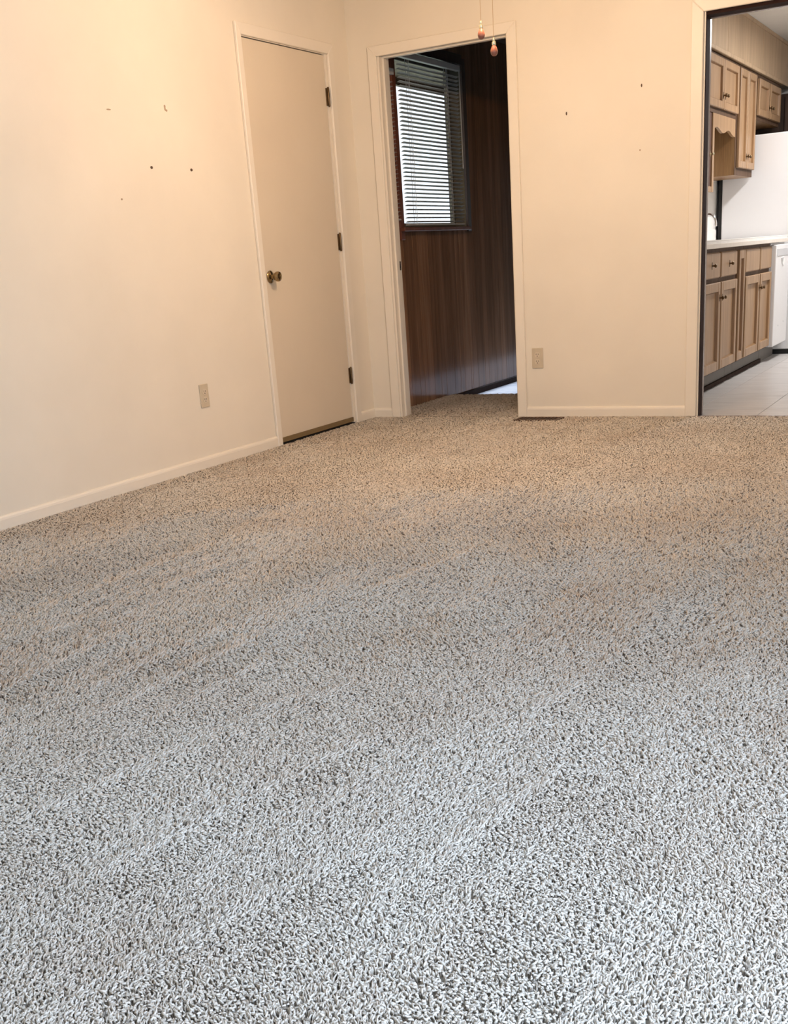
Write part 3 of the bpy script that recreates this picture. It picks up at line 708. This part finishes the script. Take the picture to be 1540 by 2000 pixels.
def chain(xc, zend, label):
    z1 = CH-0.35; zt = zend+0.060
    bm = bmesh.new(); n = int((z1-zt)/0.0042)
    for k in range(n):
        z = zt+k*0.0042
        lathe(bm, [(0.0001, -0.0016), (0.0014, -0.0009), (0.0014, 0.0009), (0.0001, 0.0016)], (xc, FY, z), seg=6)
    box(bm, xc-0.0004, xc+0.0004, FY-0.0004, FY+0.0004, zt, z1)
    c = obj('pull_chain', bm, 'chain', fan)
    K = 1.38
    obj('pull_cap', L([(a*K, b*K) for a, b in [(0.0001, 0.047), (0.0035, 0.045), (0.0035, 0.039), (0.0022, 0.037), (0.0055, 0.036), (0.0058, 0.029), (0.0045, 0.027), (0.0001, 0.027)]], (xc, FY, zend), seg=14), 'pale_brass', c, True)
    k = obj('pull_knob', L([(a*K, b*K) for a, b in [(0.0001, 0.0), (0.005, 0.0006), (0.0085, 0.004), (0.0103, 0.010), (0.0100, 0.015), (0.0078, 0.021), (0.0048, 0.027), (0.0001, 0.028)]], (xc, FY, zend), seg=18), 'pull_wood', c, True)
    k['label'] = label
chain(1.6339, 1.7076, 'pinkish wooden pull'); chain(1.6854, 1.6427, 'lower pinkish wooden pull')

# ------------------------------------------------------------------ carpet pile
def carpet(part, label):
    rng = np.random.default_rng(11)
    cp = np.array(CAM_POS); Rm = np.array([list(R_), list(U_), list(fwd)])
    # smooth value noise on a periodic lattice
    lat = rng.random((64, 64))
    def vnoise(x, y):
        xi = np.floor(x).astype(int); yi = np.floor(y).astype(int); fx = x-xi; fy = y-yi
        fx = fx*fx*(3-2*fx); fy = fy*fy*(3-2*fy)
        a = lat[xi % 64, yi % 64]; b = lat[(xi+1) % 64, yi % 64]; c = lat[xi % 64, (yi+1) % 64]; d = lat[(xi+1) % 64, (yi+1) % 64]
        return (a*(1-fx)+b*fx)*(1-fy)+(c*(1-fx)+d*fx)*fy
    rings = [(0.0, 2.05, 0.0043, 13, 0), (2.05, 2.75, 0.0052, 13, 0), (2.75, 3.6, 0.0068, 7, 0), (3.6, 4.7, 0.0081, 7, 0), (4.7, 6.2, 0.0082, 4, 0), (6.2, 12.0, 0.0098, 4, 0), (0.0, 4.4, 0.0078, 7, 1), (4.4, 12.0, 0.0100, 4, 1)]
    RIDGES = [(1.484, -4.60, -4.10, 0.01), (1.70, -4.65, -3.95, 0.06), (1.97, -5.0, -4.15, 0.06), (2.06, -5.15, -4.3, 0.22), (2.15, -4.9, -4.2, 0.28), (1.84, -4.75, -3.9, 0.05), (1.25, -4.3, -3.3, 0.05), (1.05, -4.1, -3.1, 0.04), (2.55, -5.5, -4.95, 0.30), (2.32, -5.3, -4.5, 0.25), (1.95, -3.6, -3.0, 0.2), (2.8, -5.2, -4.5, 0.2), (2.75, -4.5, -3.7, 0.15)]
    V = []; T = []; Q = []; TI = []; nv = 0
    for d0, d1, s, lod, side_zone in rings:
        xs = np.arange(0.004, 4.19, s); ys = np.arange(-6.2, 1.088, s)
        X, Y = np.meshgrid(xs, ys); X = X.ravel(); Y = Y.ravel()
        X = X+rng.uniform(-0.5, 0.5, X.size)*s*1.1; Y = Y+rng.uniform(-0.5, 0.5, Y.size)*s*1.1
        P = np.stack([X, Y, np.zeros_like(X)], 1)-cp
        d = np.linalg.norm(P, axis=1); dj = d+rng.uniform(-0.12, 0.12, d.size)*0.9
        q = P@Rm.T
        u = 770+F_PX*q[:, 0]/np.maximum(q[:, 2], .05); w = 1300-F_PX*q[:, 1]/np.maximum(q[:, 2], .05)
        inside = (q[:, 2] > 0.1) & (u > -220) & (u < 1720) & (w < 2200)
        ok = (dj >= d0) & (dj < d1) & (inside if not side_zone else ~inside & (Y > -5.5) & (u >= 1720) & (q[:, 2] > 0.1))
        room = (Y < -0.014) & (X > 0.004) & (X < 4.18)
        room &= ~((X > 1.022) & (X < 1.308) & (Y > -0.172) & (Y < -0.040))
        room &= ~((Y > -0.022) & (X > 2.0) & (X < 3.36))
        room &= ~((X < 0.014) & ((Y < -1.15) | (Y > -0.18)))
        door = (Y >= 0.005) & (Y <= 0.14) & (X > 0.218) & (X < 0.990)
        hall = (Y > 0.14) & (Y < 1.088) & (X > 0.026) & (X < 1.12)
        ok &= room if part == 'room' else (door | hall)
        X = X[ok]; Y = Y[ok]; n = X.size
        if n == 0: continue
        # vacuum strokes along y: neighbouring lanes lean opposite ways, edges waver
        xw = X+0.06*(vnoise(X*1.3+7, Y*0.9)-0.5)+0.05*(Y+4)*0.18
        lane = vnoise(xw*6.5, Y*0.55+3)
        patch = vnoise(X*2.1+20, Y*2.1+11)*0.6+vnoise(X*5.3, Y*4.1+31)*0.4
        lean_y = np.tanh((lane-0.5)*9)*0.62+(patch-0.5)*0.9
        lean_x = (vnoise(X*3.1+40, Y*2.3)-0.5)*1.4
        # narrow raised ridges where two vacuum strokes meet
        ridge = np.zeros(n); trough = np.zeros(n)
        for rx, ry0, ry1, rs in RIDGES:
            tt_ = np.clip((Y-ry0)/(ry1-ry0), 0, 1)
            xc_ = rx+rs*(Y-ry0)+0.02*(vnoise(Y*2.2+rx*17, X*0+rx*5)-0.5)
            env = np.clip(np.sin(PI*tt_)*2.4, 0, 1)*(0.45+0.9*vnoise(Y*6+rx*31, X*3))
            ridge = np.maximum(ridge, np.exp(-((X-xc_)/0.024)**2)*env)
            trough = np.maximum(trough, np.exp(-((X-xc_-0.062)/0.036)**2)*env)
        ang = np.arctan2(lean_y, lean_x)+rng.normal(0, 1.0, n)
        rm = ridge > rng.uniform(0.15, 0.75, n)
        ang[rm] = 1.35+rng.normal(0, 0.3, int(rm.sum()))
        tm = trough > rng.uniform(0.2, 0.9, n)
        tm &= ~rm; ang[tm] = -1.5+rng.normal(0, 0.4, int(tm.sum()))
        amt = rng.uniform(0.55, 1.25, n)
        k = s/0.0041
        h = 0.0125*rng.uniform(0.78, 1.14, n)*(1+0.10*(lane-0.5)+0.22*ridge)
        reach = 0.0064*amt*min(k, 1.6)*(1+0.3*np.clip(ridge, 0, 1))
        dx = np.cos(ang); dy = np.sin(ang)
        curl = rng.normal(0, 1.0, n); dx2 = np.cos(ang+curl); dy2 = np.sin(ang+curl)
        p0 = np.stack([X, Y, np.full(n, -0.0125)], 1)
        p1 = np.stack([X+dx*reach*0.40, Y+dy*reach*0.40, -0.0125+h*0.72], 1)
        p2 = p1+np.stack([dx2*reach*0.85, dy2*reach*0.85, h*rng.uniform(0.02, 0.34, n)], 1)
        r = 0.00178*k*rng.uniform(0.85, 1.15, n)
        tint = np.clip(rng.normal(0.58, 0.2, n), 0, 1); tint[rng.random(n) < 0.028] = 0.04
        side = np.stack([-dy2, dx2, np.zeros(n)], 1)
        ax = p2-p1; ax /= np.linalg.norm(ax, axis=1)[:, None]
        up2 = np.cross(side, ax); up2 *= np.sign(up2[:, 2:3]+1e-9)
        ids = nv+np.arange(n)
        if lod == 4:
            r = r*0.95; tint = 0.36+(tint-0.58)*0.6
            for p_ in (p0, p1, p2): p_[:, 2] = -0.0045+(p_[:, 2]+0.0045)*0.5
        if lod in (13, 7):
            rg_ = []
            seq = [(p0, 0.9), (p1, 1.1), (p2, 0.62)] if lod == 13 else [(p0*0.45+p1*0.55, 1.05), (p2, 0.8)]
            for c, f in seq:
                for j in range(3):
                    a = PI/2+2*PI*j/3
                    rg_.append(c+(side*math.cos(a)+up2*math.sin(a))*(r*f)[:, None])
            m_ = len(rg_)
            arr = np.stack(rg_, 1).reshape(-1, 3); V.append(arr)
            b = nv+np.arange(n)*m_
            for lv_ in range(len(seq)-1):
                for j in range(3):
                    jn = (j+1) % 3
                    Q.append(np.stack([b+lv_*3+j, b+lv_*3+jn, b+lv_*3+3+jn, b+lv_*3+3+j], 1))
            e = (len(seq)-1)*3
            T.append(np.stack([b+e, b+e+1, b+e+2], 1))
        else:
            m_ = 6
            pm = p0*0.3+p1*0.7
            a0 = pm+side*(r*1.15)[:, None]; a1 = pm-side*(r*1.15)[:, None]
            mid = (p1+p2)*0.5+np.array([0, 0, 0.0015]); b0 = mid+side*(r*1.15)[:, None]; b1 = mid-side*(r*1.15)[:, None]
            tp = p2+np.stack([dx2*0.002, dy2*0.002, -0.002*np.ones(n)], 1); c0 = tp+side*(r*0.7)[:, None]; c1 = tp-side*(r*0.7)[:, None]
            V.append(np.stack([a0, a1, b0, b1, c0, c1], 1).reshape(-1, 3))
            b = nv+np.arange(n)*m_
            Q.append(np.stack([b, b+1, b+3, b+2], 1)); Q.append(np.stack([b+2, b+3, b+5, b+4], 1))
        TI.append(np.repeat(tint, m_)); nv += n*m_
    V = np.concatenate(V); Q = np.concatenate(Q); T = np.concatenate(T) if T else np.zeros((0, 3), int); TI = np.concatenate(TI)
    V[:, 2] -= 0.0
    me = bpy.data.meshes.new('carpet')
    me.vertices.add(len(V)); me.vertices.foreach_set('co', V.astype(np.float32).ravel())
    nl = Q.size+T.size
    me.loops.add(nl); me.loops.foreach_set('vertex_index', np.concatenate([Q.ravel(), T.ravel()]).astype(np.int32))
    npoly = len(Q)+len(T); me.polygons.add(npoly)
    st = np.concatenate([np.arange(len(Q))*4, len(Q)*4+np.arange(len(T))*3]).astype(np.int32)
    me.polygons.foreach_set('loop_start', st)
    me.polygons.foreach_set('use_smooth', np.ones(npoly, dtype=bool))
    at = me.attributes.new('tint', 'FLOAT', 'POINT'); at.data.foreach_set('value', TI.astype(np.float32))
    me.update(calc_edges=True); me.materials.append(M['yarn'])
    o = bpy.data.objects.new('carpet', me); COL.objects.link(o)
    tag(o, label, 'carpet', kind='stuff')
    print('CARPET tris', len(Q)*2+len(T), 'verts', len(V))
carpet('room', 'greige twisted carpet pile covering the whole room floor')
carpet('hall', 'greige carpet pile inside the dark doorway up to the low step')
